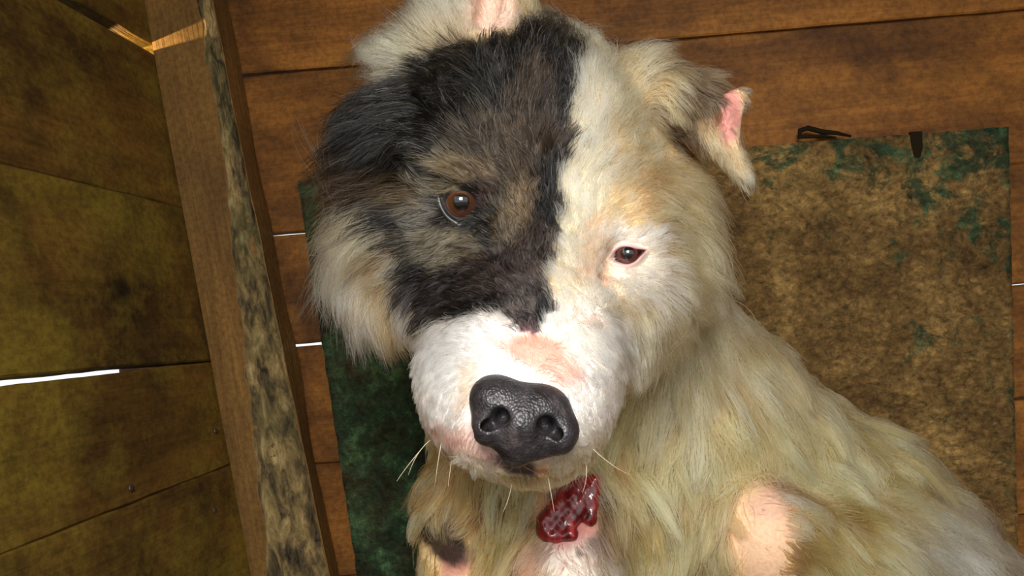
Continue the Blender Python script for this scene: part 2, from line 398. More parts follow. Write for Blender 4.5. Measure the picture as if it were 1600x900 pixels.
prims = [  # (function, k, mode)
 # cranium, cheeks, brow
 (lambda p: sd_ell(p, P(838, 262, .446), (.073, .066, .070), HA), .02, 1),
 (lambda p: sd_ell(p, P(830, 180, .455), (.060, .050, .060), HA), .02, 1),
 (lambda p: sd_ell(p, P(662, 385, .440), (.036, .052, .046)), .03, 1),
 (lambda p: sd_ell(p, P(1000, 415, .442), (.032, .046, .044)), .03, 1),
 (lambda p: sd_ell(p, P(708, 268, .402), (.024, .014, .016), HA), .018, 1),
 (lambda p: sd_ell(p, P(975, 350, .403), (.022, .013, .016), HA), .018, 1),
 (lambda p: sd_ell(p, P(672, 375, .407), (.022, .018, .018), HA), .018, 1),
 (lambda p: sd_ell(p, P(1005, 450, .410), (.020, .018, .018), HA), .018, 1),
 # muzzle
 (lambda p: sd_cone(p, P(850, 390, .410), P(830, 530, .362), .033, .030), .022, 1),
 (lambda p: sd_cone(p, P(845, 400, .415), P(818, 610, .335), .040, .031), .022, 1),
 (lambda p: sd_ell(p, P(750, 584, .358), (.030, .034, .042), HA), .022, 1),
 (lambda p: sd_ell(p, P(880, 598, .358), (.025, .034, .042), HA), .022, 1),
 (lambda p: sd_ell(p, P(774, 652, .338), (.021, .018, .023), HA), .014, 1),
 (lambda p: sd_ell(p, P(860, 660, .338), (.020, .019, .023), HA), .014, 1),
 (lambda p: sd_ell(p, P(812, 694, .350), (.022, .011, .019), HA), .012, 1),
 (lambda p: sd_ell(p, P(722, 480, .402), (.024, .024, .026)), .03, 1),
 (lambda p: sd_ell(p, P(945, 515, .404), (.022, .024, .026)), .03, 1),
 (lambda p: sd_ell(p, P(628, 240, .462), (.028, .036, .038)), .03, 1),
 (lambda p: sd_ell(p, P(1034, 320, .466), (.020, .040, .032)), .03, 1),
 # head into neck, neck, chest, trunk
 (lambda p: sd_cone(p, P(840, 330, .47), P(870, 540, .52), .066, .070), .03, 1),
 (lambda p: sd_cone(p, P(860, 520, .53), P(814, 860, .52), .073, .054), .04, 1),
 (lambda p: sd_cone(p, P(945, 500, .55), P(1050, 720, .60), .074, .110), .04, 1),
 (lambda p: sd_cone(p, P(1050, 740, .60), P(1250, 880, .62), .112, .124), .05, 1),
 (lambda p: sd_cone(p, P(1250, 900, .62), P(1352, 968, .60), .120, .090), .05, 1),
 (lambda p: sd_cone(p, P(1350, 980, .60), P(1370, 1180, .58), .100, .085), .05, 1),
 (lambda p: sd_cone(p, P(860, 820, .53), P(1000, 1000, .58), .075, .085), .05, 1),
 (lambda p: sd_cone(p, P(1000, 1000, .60), P(1280, 1100, .62), .085, .10), .05, 1),
 # left elbow bend / knee raised in front of the trunk
 (lambda p: sd_cone(p, P(1196, 842, .47), P(1395, 930, .54), .029, .060), .022, 1),
 (lambda p: sd_cone(p, P(1193, 835, .468), P(1215, 1080, .50), .0285, .022), .015, 1),
 (lambda p: sd_cone(p, P(1215, 1080, .50), P(1250, 1330, .545), .021, .014), .015, 1),
 (lambda p: sd_cone(p, P(1250, 1345, .545), P(1170, 1400, .485), .018, .017), .015, 1),
 # front legs, paws
 (lambda p: sd_cone(p, P(722, 800, .49), P(728, 1000, .47), .030, .024), .02, 1),
 (lambda p: sd_cone(p, P(728, 1000, .47), P(735, 1470, .505), .023, .016), .02, 1),
 (lambda p: sd_ell(p, P(733, 1525, .490), (.026, .018, .036)), .015, 1),
 (lambda p: sd_cone(p, P(905, 780, .475), P(872, 940, .445), .034, .027), .015, 1),
 (lambda p: sd_cone(p, P(872, 940, .445), P(880, 1480, .485), .026, .017), .02, 1),
 (lambda p: sd_ell(p, P(880, 1545, .470), (.026, .018, .036)), .015, 1),
 # tail curled behind
 (lambda p: sd_cone(p, P(1400, 1200, .62), P(1250, 1230, .68), .028, .016), .02, 1),
 # ears: upright one cut by the top of the frame, folded one on the right
 (lambda p: sd_cone(p, P(745, 85, .452), P(765, -60, .470), .035, .026, ((0.1, 0.25, 1), 1.9)), .016, 1),
 (lambda p: sd_cone(p, P(765, -60, .470), P(790, -210, .490), .026, .006, ((0.1, 0.25, 1), 2.2)), .012, 1),
 (lambda p: sd_cone(p, P(640, 100, .462), P(720, 60, .460), .014, .024), .016, 1),
 (lambda p: sd_cone(p, P(755, 50, .447), P(775, -110, .462), .010, .012, ((0, 0.2, 1), .7)), .006, -1),
 (lambda p: sd_cone(p, P(1003, 152, .445), P(1080, 160, .438), .024, .014, ((.3, .2, 1), 1.3)), .016, 1),
 (lambda p: sd_cone(p, P(1080, 160, .438), P(1116, 205, .432), .015, .011, ((.5, 0, 1), 1.8)), .010, 1),
 (lambda p: sd_cone(p, P(1114, 195, .432), P(1160, 272, .428), .012, .0035, ((.8, .2, 1), 1.6)), .008, 1),
 (lambda p: sd_cone(p, P(1126, 170, .426), P(1150, 155, .430), .007, .0050, ((.2, 0, 1), 2.0)), .004, 1),
 (lambda p: sd_cone(p, P(1150, 155, .430), P(1140, 210, .430), .0052, .0055, ((.2, 0, 1), 1.6)), .004, 1),
 # eye sockets, brow furrow, stop, philtrum under the nose, mouth corner grooves
 (lambda p: sd_ell(p, P(728, 322, .378), (.0125, .0105, .010), HA), .007, -1),
 (lambda p: sd_ell(p, P(977, 400, .381), (.0105, .0080, .010), HA), .006, -1),
 (lambda p: sd_cone(p, P(755, 345, .374), P(790, 400, .366), .004, .004), .012, -1),
 (lambda p: sd_cone(p, P(955, 415, .377), P(925, 455, .366), .004, .004), .012, -1),
 (lambda p: sd_cone(p, P(812, 722, .310), P(815, 760, .318), .0022, .0022), .004, -1),
 (lambda p: sd_cone(p, P(815, 748, .320), P(735, 712, .322), .0018, .0020), .004, -1),
 (lambda p: sd_cone(p, P(815, 750, .320), P(905, 728, .322), .0018, .0020), .004, -1),
 (lambda p: sd_ell(p, P(815, 655, .303), (.0165, .0120, .0100), HA), .002, -1),
 # open wound cavity
 (lambda p: sd_cone(p, P(912, 768, .436), P(868, 824, .426), .0135, .0130), .004, -1),
]
EAR0, SOC0 = 38, 47
def sdf(p):
    d = np.full(p.shape[:-1], 1.0)
    for fn, k, mode in prims:
        q = fn(p)
        if mode > 0: d = smin(d, q, k)
        else: d = -smin(-d, q, k)
    return d
def surface_nets(fn, lo, hi, h, coarse=8):
    lo = np.asarray(lo, float); n = np.ceil((np.asarray(hi) - lo) / (h * coarse)).astype(int)
    ii = np.stack(np.meshgrid(*[np.arange(k) for k in n], indexing='ij'), -1).reshape(-1, 3)
    cen = lo + (ii + 0.5) * h * coarse
    dc = np.concatenate([fn(c) for c in np.array_split(cen, 8)])
    act = ii[np.abs(dc) < h * coarse * 1.35]
    G = np.full(tuple(n * coarse), 1.0, np.float32)
    # fill the inside/outside sign everywhere else
    sg = np.sign(dc).reshape(tuple(n)).astype(np.float32) * h * 4
    G[:] = np.repeat(np.repeat(np.repeat(sg, coarse, 0), coarse, 1), coarse, 2)
    o = np.stack(np.meshgrid(*[np.arange(coarse)] * 3, indexing='ij'), -1).reshape(-1, 3)
    for blk in np.array_split(act, max(1, len(act) // 200)):
        idx = (blk[:, None] * coarse + o[None]).reshape(-1, 3)
        G[idx[:, 0], idx[:, 1], idx[:, 2]] = fn(lo + idx * h)
    S = G < 0
    c = np.zeros(tuple(k - 1 for k in S.shape), np.int8)
    for dx in (0, 1):
        for dy in (0, 1):
            for dz in (0, 1):
                c += S[dx:S.shape[0] - 1 + dx, dy:S.shape[1] - 1 + dy, dz:S.shape[2] - 1 + dz]
    cells = np.argwhere((c > 0) & (c < 8))
    vid = np.full(c.shape, -1, np.int32); vid[cells[:, 0], cells[:, 1], cells[:, 2]] = np.arange(len(cells))
    acc = np.zeros((len(cells), 3)); cnt = np.zeros(len(cells))
    cor = [(x, y, z) for x in (0, 1) for y in (0, 1) for z in (0, 1)]
    for a in cor:
        for ax in range(3):
            if a[ax]: continue
            b = list(a); b[ax] = 1
            ga = G[cells[:, 0] + a[0], cells[:, 1] + a[1], cells[:, 2] + a[2]]; gb = G[cells[:, 0] + b[0], cells[:, 1] + b[1], cells[:, 2] + b[2]]
            m = (ga < 0) != (gb < 0); t = np.where(m, ga / np.where(m, ga - gb, 1), 0)
            q = np.array(a, float)[None] + t[:, None] * (np.array(b) - np.array(a))[None]
            acc[m] += q[m]; cnt[m] += 1
    V = lo + (cells + acc / cnt[:, None]) * h
    quads = []
    for ax in range(3):
        sl0 = [slice(None)] * 3; sl1 = [slice(None)] * 3; sl0[ax] = slice(0, -1); sl1[ax] = slice(1, None)
        s0 = S[tuple(sl0)]; s1 = S[tuple(sl1)]; e = np.argwhere(s0 != s1)
        b1, b2 = [(1, 2), (2, 0), (0, 1)][ax]
        e = e[(e[:, b1] > 0) & (e[:, b2] > 0) & (e[:, b1] < S.shape[b1] - 1) & (e[:, b2] < S.shape[b2] - 1)]
        flip = s0[e[:, 0], e[:, 1], e[:, 2]]
        def g(d1, d2):
            q = e.copy(); q[:, b1] += d1; q[:, b2] += d2; return vid[q[:, 0], q[:, 1], q[:, 2]]
        Q = np.stack([g(-1, -1), g(0, -1), g(0, 0), g(-1, 0)], 1)
        Q[~flip] = Q[~flip][:, ::-1]; quads.append(Q)
    return V, np.concatenate(quads)
def grad(fn, p, e=4e-4):
    g = np.stack([fn(p + np.eye(3)[i] * e) - fn(p - np.eye(3)[i] * e) for i in range(3)], -1)
    return g / np.maximum(np.linalg.norm(g, axis=-1, keepdims=True), 1e-9)
def raw_mesh(name, V, Q, mat, parent, cols=None, **kw):
    me = bpy.data.meshes.new(name)
    me.vertices.add(len(V)); me.vertices.foreach_set('co', V.astype(np.float32).ravel())
    k = Q.shape[1]; me.loops.add(len(Q) * k); me.loops.foreach_set('vertex_index', Q.astype(np.int32).ravel())
    me.polygons.add(len(Q)); me.polygons.foreach_set('loop_start', np.arange(0, len(Q) * k, k, dtype=np.int32))
    me.polygons.foreach_set('use_smooth', np.ones(len(Q), bool)); me.update(calc_edges=True); me.validate()
    if cols is not None:
        at = me.attributes.new('coat', 'FLOAT_COLOR', 'POINT')
        at.data.foreach_set('color', np.concatenate([cols, np.ones((len(cols), 1))], 1).astype(np.float32).ravel())
    me.materials.append(mat); o = bpy.data.objects.new(name, me); C.objects.link(o); o.parent = parent
    return tag(o, **kw)
ORG = to_world(P(1100, 1500, .56)); ORG[2] = 0
dog = empty('dog', tuple(ORG), label='sitting shaggy cream dog with a black eye patch, torn ears and an open neck wound', category='dog')
def loc(p): return to_world(p) - ORG
fsdf = sdf
V, Q = surface_nets(sdf, (-.17, -.49, .27), (.46, .31, .80), .0025)
Nn = grad(sdf, V)
V = V - Nn * sdf(V)[:, None]
HEAD_IDX = list(range(0, 19)) + [i for i in range(len(prims)) if EAR0 <= i < SOC0]
def sdf_head(p):
    d = np.full(p.shape[:-1], 1.0)
    for i in HEAD_IDX:
        fn, k, mode = prims[i]
        if mode > 0: d = smin(d, fn(p), k)
    return d
def march(px, py, fn=None, d0=.25, skip=()):
    r = np.array([(px - 800) / F, -(py - 450) / F, 1.0]); t = d0; fn = fn or sdf
    for _ in range(200):
        v = float(fn((r * t)[None])[0])
        if v < 2e-4: return t
        t += v * .7
        if t > 1: return None
    return t
def sdf_nosock(p):
    d = np.full(p.shape[:-1], 1.0)
    for i, (fn, k, mode) in enumerate(prims):
        if mode > 0: d = smin(d, fn(p), k)
    return d

# ------------------------------------------------------------------ coat colours (sRGB, shade painted in by the ear crease), painted in order: (x, y, rx, ry, angle, colour, strength)
head_base = (222, 198, 158)
HEAD = [
 (980, 200, 130, 170, 10, (236, 214, 172), .9), (1060, 330, 80, 120, 15, (214, 186, 142), .8), (1010, 250, 60, 90, 20, (230, 196, 152), .6),
 (1110, 330, 50, 120, -20, (200, 178, 132), .6), (1125, 390, 50, 60, 0, (215, 196, 150), .5),
 (905, 300, 50, 170, 3, (240, 234, 208), .8), (935, 420, 60, 70, 0, (238, 226, 205), .7),
 (930, 380, 22, 60, 15, (228, 184, 150), .6), (945, 425, 26, 26, 0, (232, 170, 145), .45),
 (990, 370, 50, 24, 10, (246, 242, 236), .8), (1010, 430, 50, 40, 0, (242, 238, 226), .8),
 (1060, 470, 30, 70, 20, (210, 188, 146), .6),
 # left cheek fans: cool white with an ochre streak
 (530, 420, 75, 150, -15, (220, 224, 222), .95), (590, 500, 60, 90, -20, (230, 226, 214), .8), (602, 470, 17, 110, -12, (164, 124, 68), .85), (600, 560, 20, 60, -10, (176, 140, 82), .8), (635, 440, 20, 60, -15, (236, 230, 214), .7),
 (640, 420, 12, 50, -10, (170, 122, 90), .5),
 (550, 180, 40, 50, 0, (205, 208, 190), .8), (610, 95, 60, 50, 0, (204, 200, 172), .9), (600, 100, 16, 12, 0, (216, 170, 150), .7),
 # right ear: dark fur, deepened to paint the shadow crease beside the head
 (1060, 110, 70, 40, 10, (176, 160, 128), .8), (1092, 152, 52, 44, 40, (74, 60, 46), .95), (1050, 100, 60, 26, 10, (120, 102, 76), .75),
 (1062, 205, 26, 70, -38, (60, 42, 28), .92), (1040, 150, 16, 40, -30, (196, 170, 120), .6), (1120, 230, 14, 60, -28, (206, 186, 150), .9), (1160, 280, 14, 24, -20, (226, 206, 176), .9),
 (1142, 180, 20, 44, 8, (206, 138, 130), .95), (1128, 168, 6, 14, 20, (90, 70, 66), .8), (1150, 200, 4, 10, 0, (110, 76, 70), .7),
 # muzzle
 (812, 660, 60, 46, 0, (40, 34, 36), 0.0),
 (800, 600, 185, 130, 0, (245, 241, 237), 1.0), (740, 560, 110, 60, 0, (244, 244, 244), .9), (900, 520, 90, 60, 0, (246, 240, 230), .9),
 (838, 550, 54, 34, 5, (240, 150, 128), .9), (862, 578, 54, 28, 25, (240, 176, 158), .7), (905, 500, 40, 12, 8, (244, 196, 184), .35),
 (730, 600, 14, 50, 10, (236, 196, 158), .5), (735, 690, 34, 26, 40, (232, 186, 172), .7), (690, 680, 34, 18, 30, (196, 128, 112), .6), (700, 696, 16, 8, 30, (150, 70, 60), .5),
 (765, 712, 30, 16, 35, (232, 190, 182), .7), (775, 714, 16, 12, 30, (92, 72, 82), .9), (815, 733, 36, 13, 3, (70, 54, 60), .95), (850, 728, 9, 14, 10, (226, 168, 130), .8),
 (905, 745, 30, 12, -20, (228, 222, 190), .6), (790, 752, 80, 8, 0, (216, 204, 160), .6),
 (926, 592, 4, 5, 0, (60, 50, 45), .8), (935, 600, 4, 4, 0, (70, 55, 50), .6),
 (990, 432, 9, 3, 20, (140, 90, 90), .8), (985, 447, 6, 3, 20, (150, 130, 110), .5),
]
PATCH = np.array([(905, 92), (893, 150), (878, 220), (872, 300), (874, 365), (862, 420), (858, 470), (866, 490), (835, 522), (806, 505), (780, 480), (740, 498), (700, 503), (660, 495), (646, 440),
 (622, 392), (612, 330), (590, 292), (562, 262), (530, 225), (535, 190), (562, 150), (612, 138), (655, 118), (690, 92), (730, 74), (800, 68), (846, 44), (862, 14), (880, 40)], float)
PSTAMP = [
 (725, 262, 56, 18, 12, (160, 142, 110), .55), (690, 290, 30, 10, 0, (150, 136, 108), .5), (805, 340, 34, 50, 5, (146, 128, 100), .5), (815, 300, 20, 36, 0, (130, 106, 80), .4),
 (700, 385, 60, 34, 15, (150, 140, 116), .5), (660, 325, 22, 44, 0, (150, 148, 140), .5), (760, 300, 14, 30, 20, (70, 50, 44), .6), (770, 240, 70, 50, 20, (84, 72, 58), .5),
 (640, 300, 34, 26, 30, (120, 100, 70), .45), (590, 260, 40, 26, 20, (76, 58, 42), .6), (830, 200, 40, 90, 0, (66, 54, 44), .7), (840, 410, 40, 60, 0, (80, 70, 68), .6), (790, 430, 60, 40, 0, (74, 64, 64), .6),
 (815, 480, 30, 16, 0, (120, 108, 106), .5), (825, 512, 18, 10, 0, (122, 92, 98), .7), (880, 60, 26, 40, 0, (88, 84, 74), .6), (700, 455, 50, 30, 0, (50, 46, 50), .6),
 (560, 230, 40, 24, 10, (36, 38, 44), .7),
]
BODY_BASE = (238, 208, 152)
BODY = [
 (1080, 540, 60, 130, 15, (206, 188, 154), .7), (1170, 540, 60, 120, -30, (212, 190, 146), .6), (1300, 690, 110, 90, 35, (250, 224, 160), .85), (1250, 600, 60, 80, -35, (214, 192, 146), .6),
 (1420, 790, 100, 70, 35, (244, 218, 164), .7), (1470, 850, 70, 80, 0, (236, 230, 210), .8), (1000, 740, 60, 120, 0, (216, 178, 124), .6), (1080, 780, 60, 100, 0, (212, 182, 136), .6),
 (1300, 830, 60, 60, 0, (206, 180, 124), .7), (1340, 890, 60, 60, 0, (214, 196, 150), .5), (1240, 770, 60, 20, 20, (160, 132, 98), .6),
 (1190, 830, 55, 90, 0, (232, 190, 158), .9), (1200, 790, 34, 26, 0, (222, 176, 158), .5), (1194, 792, 6, 3, 0, (150, 100, 90), .7),
 # chest, throat, front legs
 (700, 700, 90, 110, 0, (176, 148, 102), .8), (760, 830, 60, 80, 0, (166, 134, 86), .7), (900, 870, 70, 50, 0, (232, 220, 212), .9), (960, 860, 34, 60, 0, (150, 138, 112), .6),
 (823, 880, 20, 34, 10, (222, 160, 138), .8), (724, 800, 24, 40, -30, (206, 164, 134), .7), (712, 880, 30, 32, 0, (206, 146, 128), .95), (694, 848, 54, 32, 35, (26, 12, 10), .95), (698, 812, 12, 20, -10, (40, 26, 20), .7),
 (888, 800, 54, 58, 25, (214, 130, 124), .9), (948, 800, 20, 60, -10, (98, 86, 70), .55), (858, 770, 8, 14, 0, (60, 50, 44), .8), (846, 812, 5, 16, 30, (60, 44, 40), .7), (950, 780, 16, 10, 20, (70, 66, 56), .8), (925, 855, 12, 20, 20, (80, 66, 56), .6), (880, 885, 10, 8, 0, (170, 120, 116), .5), (905, 872, 7, 5, 0, (90, 70, 66), .8),
]
def blend(px, py, col, st, var=None):
    for (cx, cy, rx, ry, an, c, s) in st:
        a = math.radians(an); dx = px - cx; dy = py - cy
        u_ = (dx * math.cos(a) + dy * math.sin(a)) / rx; v_ = (-dx * math.sin(a) + dy * math.cos(a)) / ry
        r = np.sqrt(u_ * u_ + v_ * v_); k = np.clip((1.25 - r) / .6, 0, 1); k = k * k * (3 - 2 * k) * s
        if var is not None: k = np.clip(k * var, 0, .95)
        k = k[:, None]
        col = col * (1 - k) + lin(c) * k
    return col
def inside(px, py, poly):
    r = np.zeros(len(px), bool); n = len(poly); j = n - 1
    for i in range(n):
        xi, yi = poly[i]; xj, yj = poly[j]
        if yi != yj: r ^= ((yi > py) != (yj > py)) & (px < (xj - xi) * (py - yi) / (yj - yi) + xi)
        j = i
    return r
def proj(p): return 800 + F * p[:, 0] / p[:, 2], 450 - F * p[:, 1] / p[:, 2]
def wav(p, s, seed=0):                       # cheap smooth vector noise
    r = np.random.default_rng(seed); o = np.zeros((len(p), 3))
    for _ in range(7):
        k = r.normal(size=(3, 3)) * s; o += np.sin(p @ k + r.uniform(0, 6.3, 3)) / 2.6
    return o
def coat(p, head, jit=0.0):
    px, py = proj(p); n = wav(p, 160, 5) * 5 + wav(p, 420, 6) * 3
    px = px + n[:, 0] + rng.normal(size=len(px)) * jit; py = py + n[:, 1] + rng.normal(size=len(px)) * jit
    ch = blend(px, py, np.tile(lin(head_base), (len(px), 1)), HEAD)
    pc = blend(px, py, np.tile(lin((13, 11, 11)), (len(px), 1)), PSTAMP, rng.uniform(0, 1.7, len(px)) ** 1.6 if jit else None)
    ins = inside(px, py, PATCH) & (p[:, 2] < .56)
    ch = np.where(ins[:, None], pc, ch)
    # upright ear: cream rim, pink inside
    ear = (py < 50) & (px < 880) & ~ins
    ce_ = blend(px, py, np.tile(lin((206, 200, 176)), (len(px), 1)), [(770, 20, 44, 60, 0, (226, 190, 172), .95), (830, 10, 22, 50, 0, (176, 150, 112), .7), (872, 20, 16, 40, 0, (170, 168, 150), .7), (690, 50, 50, 20, 0, (190, 160, 132), .6)])
    ch = np.where(ear[:, None], ce_, ch)
    cb = blend(px, py, np.tile(lin(BODY_BASE), (len(px), 1)), BODY)
    return np.where(head[:, None], ch, cb), ins & head

# ------------------------------------------------------------------ fur flow: (x, y, dx, dy, length mm, lift)
HF = [
 (820, 545, 0, -1, 4, .3), (850, 480, .05, -1, 7, .3), (880, 420, .1, -1, 9, .35), (890, 300, .05, -1, 12, .3), (900, 200, .15, -1, 15, .3), (900, 110, .2, -1, 20, .5), (960, 250, .35, -.9, 13, .3), (980, 150, .5, -.8, 18, .4),
 (940, 80, .3, -1, 22, .5), (1020, 240, .8, -.35, 12, .3), (1000, 330, .7, -.6, 10, .3), (1050, 330, 1, -.05, 18, .3), (1050, 210, .9, .1, 13, .25), (1075, 290, .9, .4, 30, .35), (1060, 400, .8, .5, 22, .35),
 (1090, 350, .8, .6, 48, .35), (1120, 380, .65, .75, 44, .3), (1040, 480, .5, .8, 24, .35), (1020, 540, .3, .9, 26, .35), (980, 440, .5, .5, 8, .3), (940, 450, -.1, -.7, 6, .3), (990, 375, .4, -.8, 7, .3),
 (1010, 410, .9, 0, 9, .3), (960, 520, .4, .6, 10, .3), (970, 600, .25, .9, 6, .25), (930, 680, .15, .9, 5, .25), (900, 560, .5, .3, 6, .3), (905, 620, .4, .7, 4, .3), (880, 740, .05, 1, 7, .3), (830, 755, 0, 1, 6, .3), (770, 745, -.05, 1, 6, .3),
 (740, 720, -.2, .9, 6, .3), (700, 700, -.2, .9, 6, .3), (740, 640, -.5, .6, 4, .3), (700, 600, -.6, .5, 6, .3), (660, 640, -.15, .9, 6, .25), (640, 560, -.3, .9, 8, .3), (700, 540, -.7, .2, 9, .35), (760, 540, -.5, -.3, 6, .3),
 (640, 490, -.6, .6, 14, .4), (800, 480, -.2, -.9, 7, .3), (740, 450, -.6, -.4, 8, .3), (690, 420, -.8, .1, 10, .35), (640, 400, -.85, .35, 16, .4), (800, 400, -.1, -1, 8, .3), (840, 350, 0, -1, 10, .3), (790, 330, -.2, -.9, 7, .3),
 (760, 380, -.5, -.5, 7, .3), (760, 290, -.3, -.9, 6, .3), (730, 260, -.5, -.8, 9, .35), (680, 280, -.8, -.4, 9, .35), (670, 330, -.9, .1, 10, .35), (690, 355, -.8, .2, 8, .3), (720, 375, -.6, .2, 8, .3), (620, 320, -.85, .4, 22, .4),
 (640, 230, -.9, -.1, 20, .4), (720, 190, -.6, -.7, 18, .35), (800, 230, -.15, -1, 14, .3), (840, 150, -.05, -1, 18, .35), (790, 110, -.3, -.9, 20, .4), (700, 120, -.7, -.5, 20, .4), (860, 60, .05, -1, 24, .4),
 (600, 180, -.95, .15, 30, .4), (560, 200, -.95, .25, 34, .4), (620, 130, -.9, -.05, 26, .45), (590, 250, -.95, .3, 44, .45), (580, 330, -.9, .4, 50, .45), (570, 400, -.75, .65, 44, .4), (600, 450, -.45, .85, 34, .35), (610, 520, -.2, .95, 24, .35), (598, 590, -.1, 1, 22, .3), (640, 600, -.12, 1, 5, .2), (648, 660, -.05, 1, 5, .2), (670, 700, -.05, 1, 5, .2), (628, 550, -.3, 1, 7, .25),
 (640, 90, -.8, -.4, 30, .5), (600, 90, -.9, -.2, 30, .5), (680, 50, -.65, -.75, 26, .5), (700, 0, -.5, -.85, 22, .5), (740, 20, -.35, -.9, 9, .3), (790, 20, .1, -1, 7, .3), (835, 30, .25, -.95, 20, .5), (860, 10, .2, -1, 24, .6),
 (1010, 90, .7, -.5, 20, .4), (1060, 90, .95, .1, 20, .3), (1100, 120, .85, .5, 16, .2), (1130, 150, .7, .7, 7, .15), (1060, 140, .7, .7, 18, .2), (1090, 180, .55, .85, 12, .2), (1120, 220, .45, .9, 10, .2), (1150, 270, .45, .9, 12, .35),
]
BF = [
 (1000, 450, .3, .95, 40, .3), (1050, 520, .15, 1, 42, .3), (1110, 450, .5, .85, 40, .3), (1180, 500, .6, .8, 36, .25), (1150, 600, .25, .97, 42, .25), (1050, 650, .1, 1, 42, .3), (1000, 600, -.1, 1, 38, .35), (980, 720, -.15, 1, 34, .35),
 (950, 650, -.1, 1, 34, .35), (1260, 600, .7, .7, 34, .25), (1240, 680, .5, .85, 36, .25), (1330, 660, .8, .6, 34, .25), (1330, 740, .85, .5, 34, .25), (1400, 720, .85, .5, 38, .3), (1450, 790, .8, .6, 40, .3), (1520, 800, .6, .8, 40, .35), (1540, 870, .3, .95, 42, .35),
 (1480, 870, .5, .85, 42, .3), (1150, 720, .1, .95, 32, .25), (1100, 800, -.1, 1, 32, .3), (1050, 870, -.3, .95, 34, .3), (1000, 860, -.2, 1, 32, .3), (1280, 780, .9, .4, 26, .3), (1320, 850, .75, .65, 30, .3), (1400, 870, .7, .7, 40, .3), (1260, 850, .8, .55, 20, .25),
 (1190, 820, .8, .3, 3, .2), (1180, 880, .6, .8, 4, .2), (700, 650, -.2, .95, 26, .3), (660, 700, -.2, .95, 24, .3), (660, 760, -.05, .95, 18, .25), (720, 760, -.1, 1, 20, .35), (780, 800, .1, 1, 26, .4), (800, 860, 0, 1, 26, .4), (860, 740, .1, 1, 22, .4),
 (730, 880, -.2, 1, 7, .3), (700, 840, -.4, .9, 12, .3), (900, 880, .1, 1, 7, .3), (955, 830, .35, .9, 24, .4), (945, 760, .5, .85, 24, .4), (830, 790, -.2, 1, 22, .4), (880, 1000, 0, 1, 10, .3), (730, 1000, 0, 1, 10, .3), (1300, 1000, .5, .85, 30, .3), (1250, 1200, .1, 1, 20, .3), (1400, 1200, .3, 1, 30, .3),
]
# thin or bare skin: (x, y, rx, ry, keep)
HB = [(722, 317, 30, 27, 0), (982, 399, 25, 15, 0), (812, 652, 84, 66, 0), (812, 720, 46, 22, .04), (838, 552, 50, 34, .38), (1143, 182, 17, 42, .05), (770, 10, 32, 60, .25), (815, 733, 32, 10, .2), (745, 690, 30, 26, .4), (700, 690, 30, 14, .35)]
BB = [(1185, 835, 42, 78, .10), (888, 798, 50, 52, 0), (900, 880, 40, 36, .45), (712, 880, 26, 30, .05), (694, 846, 52, 34, .12), (823, 880, 14, 28, .1), (724, 800, 14, 30, .4)]
def keep(px, py, lst):
    k = np.ones(len(px))
    for cx, cy, rx, ry, v in lst:
        r = np.sqrt(((px - cx) / rx) ** 2 + ((py - cy) / ry) ** 2); k = np.minimum(k, v + (1 - v) * np.clip((r - .92) / .22, 0, 1))
    return k
def guide(px, py, G, sg):
    G = np.array(G, float); nr = np.linalg.norm(G[:, 2:4], axis=1); G[:, 2:4] /= nr[:, None]
    out = np.zeros((len(px), 4))
    for s in range(0, len(px), 40000):
        d2 = (px[s:s + 40000, None] - G[:, 0]) ** 2 + (py[s:s + 40000, None] - G[:, 1]) ** 2
        w_ = np.exp(-(d2 - d2.min(1, keepdims=True)) / (2 * sg * sg)); w_ /= w_.sum(1, keepdims=True); out[s:s + 40000] = w_ @ G[:, 2:6]
    return out

# ------------------------------------------------------------------ skin mesh
hd = (sdf_head(V) < .004) & (V[:, 2] < .54)
cv, _ = coat(V, hd)
pxv, pyv = proj(V)
bare = 1 - np.where(hd, keep(pxv, pyv, HB), keep(pxv, pyv, BB))
M_skin, nt, b = new_mat('skin'); L = nt.links.new
at = N(nt, 'Attribute'); at.attribute_name = 'coat'
tc = N(nt, 'TexCoord'); n1 = N(nt, 'TexNoise', Scale=420.0, Detail=4.0, Roughness=.6); L(tc.outputs['Object'], n1.inputs['Vector'])
r1 = ramp(nt, n1.outputs[0], [(.35, (.84, .8, .8)), (.62, (1.06,) * 3)])
L(mix(nt, .8, at.outputs['Color'], r1.outputs[0], 'MULTIPLY'), b.inputs['Base Color'])
b.inputs['Roughness'].default_value = .55; b.inputs['Specular IOR Level'].default_value = .3
b.inputs['Subsurface Weight'].default_value = .12; b.inputs['Subsurface Radius'].default_value = (.006, .002, .001); b.inputs['Subsurface Scale'].default_value = 1
bp = N(nt, 'Bump', Strength=.35, Distance=.0012); L(n1.outputs[0], bp.inputs['Height']); L(bp.outputs[0], b.inputs['Normal'])
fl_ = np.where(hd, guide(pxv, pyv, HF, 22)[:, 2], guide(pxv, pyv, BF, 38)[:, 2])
under = (.7 * (1 - bare) * np.clip((fl_ - 6) / 16, 0.05, 1))[:, None]  # skin tone, darkened under long fur to paint shade into the gaps
raw_mesh('body', loc(V), Q, M_skin, dog, cols=cv * (1 - under) + lin((122, 98, 82)) * under * np.clip(cv.mean(1, keepdims=True) / .4, .15, 1))

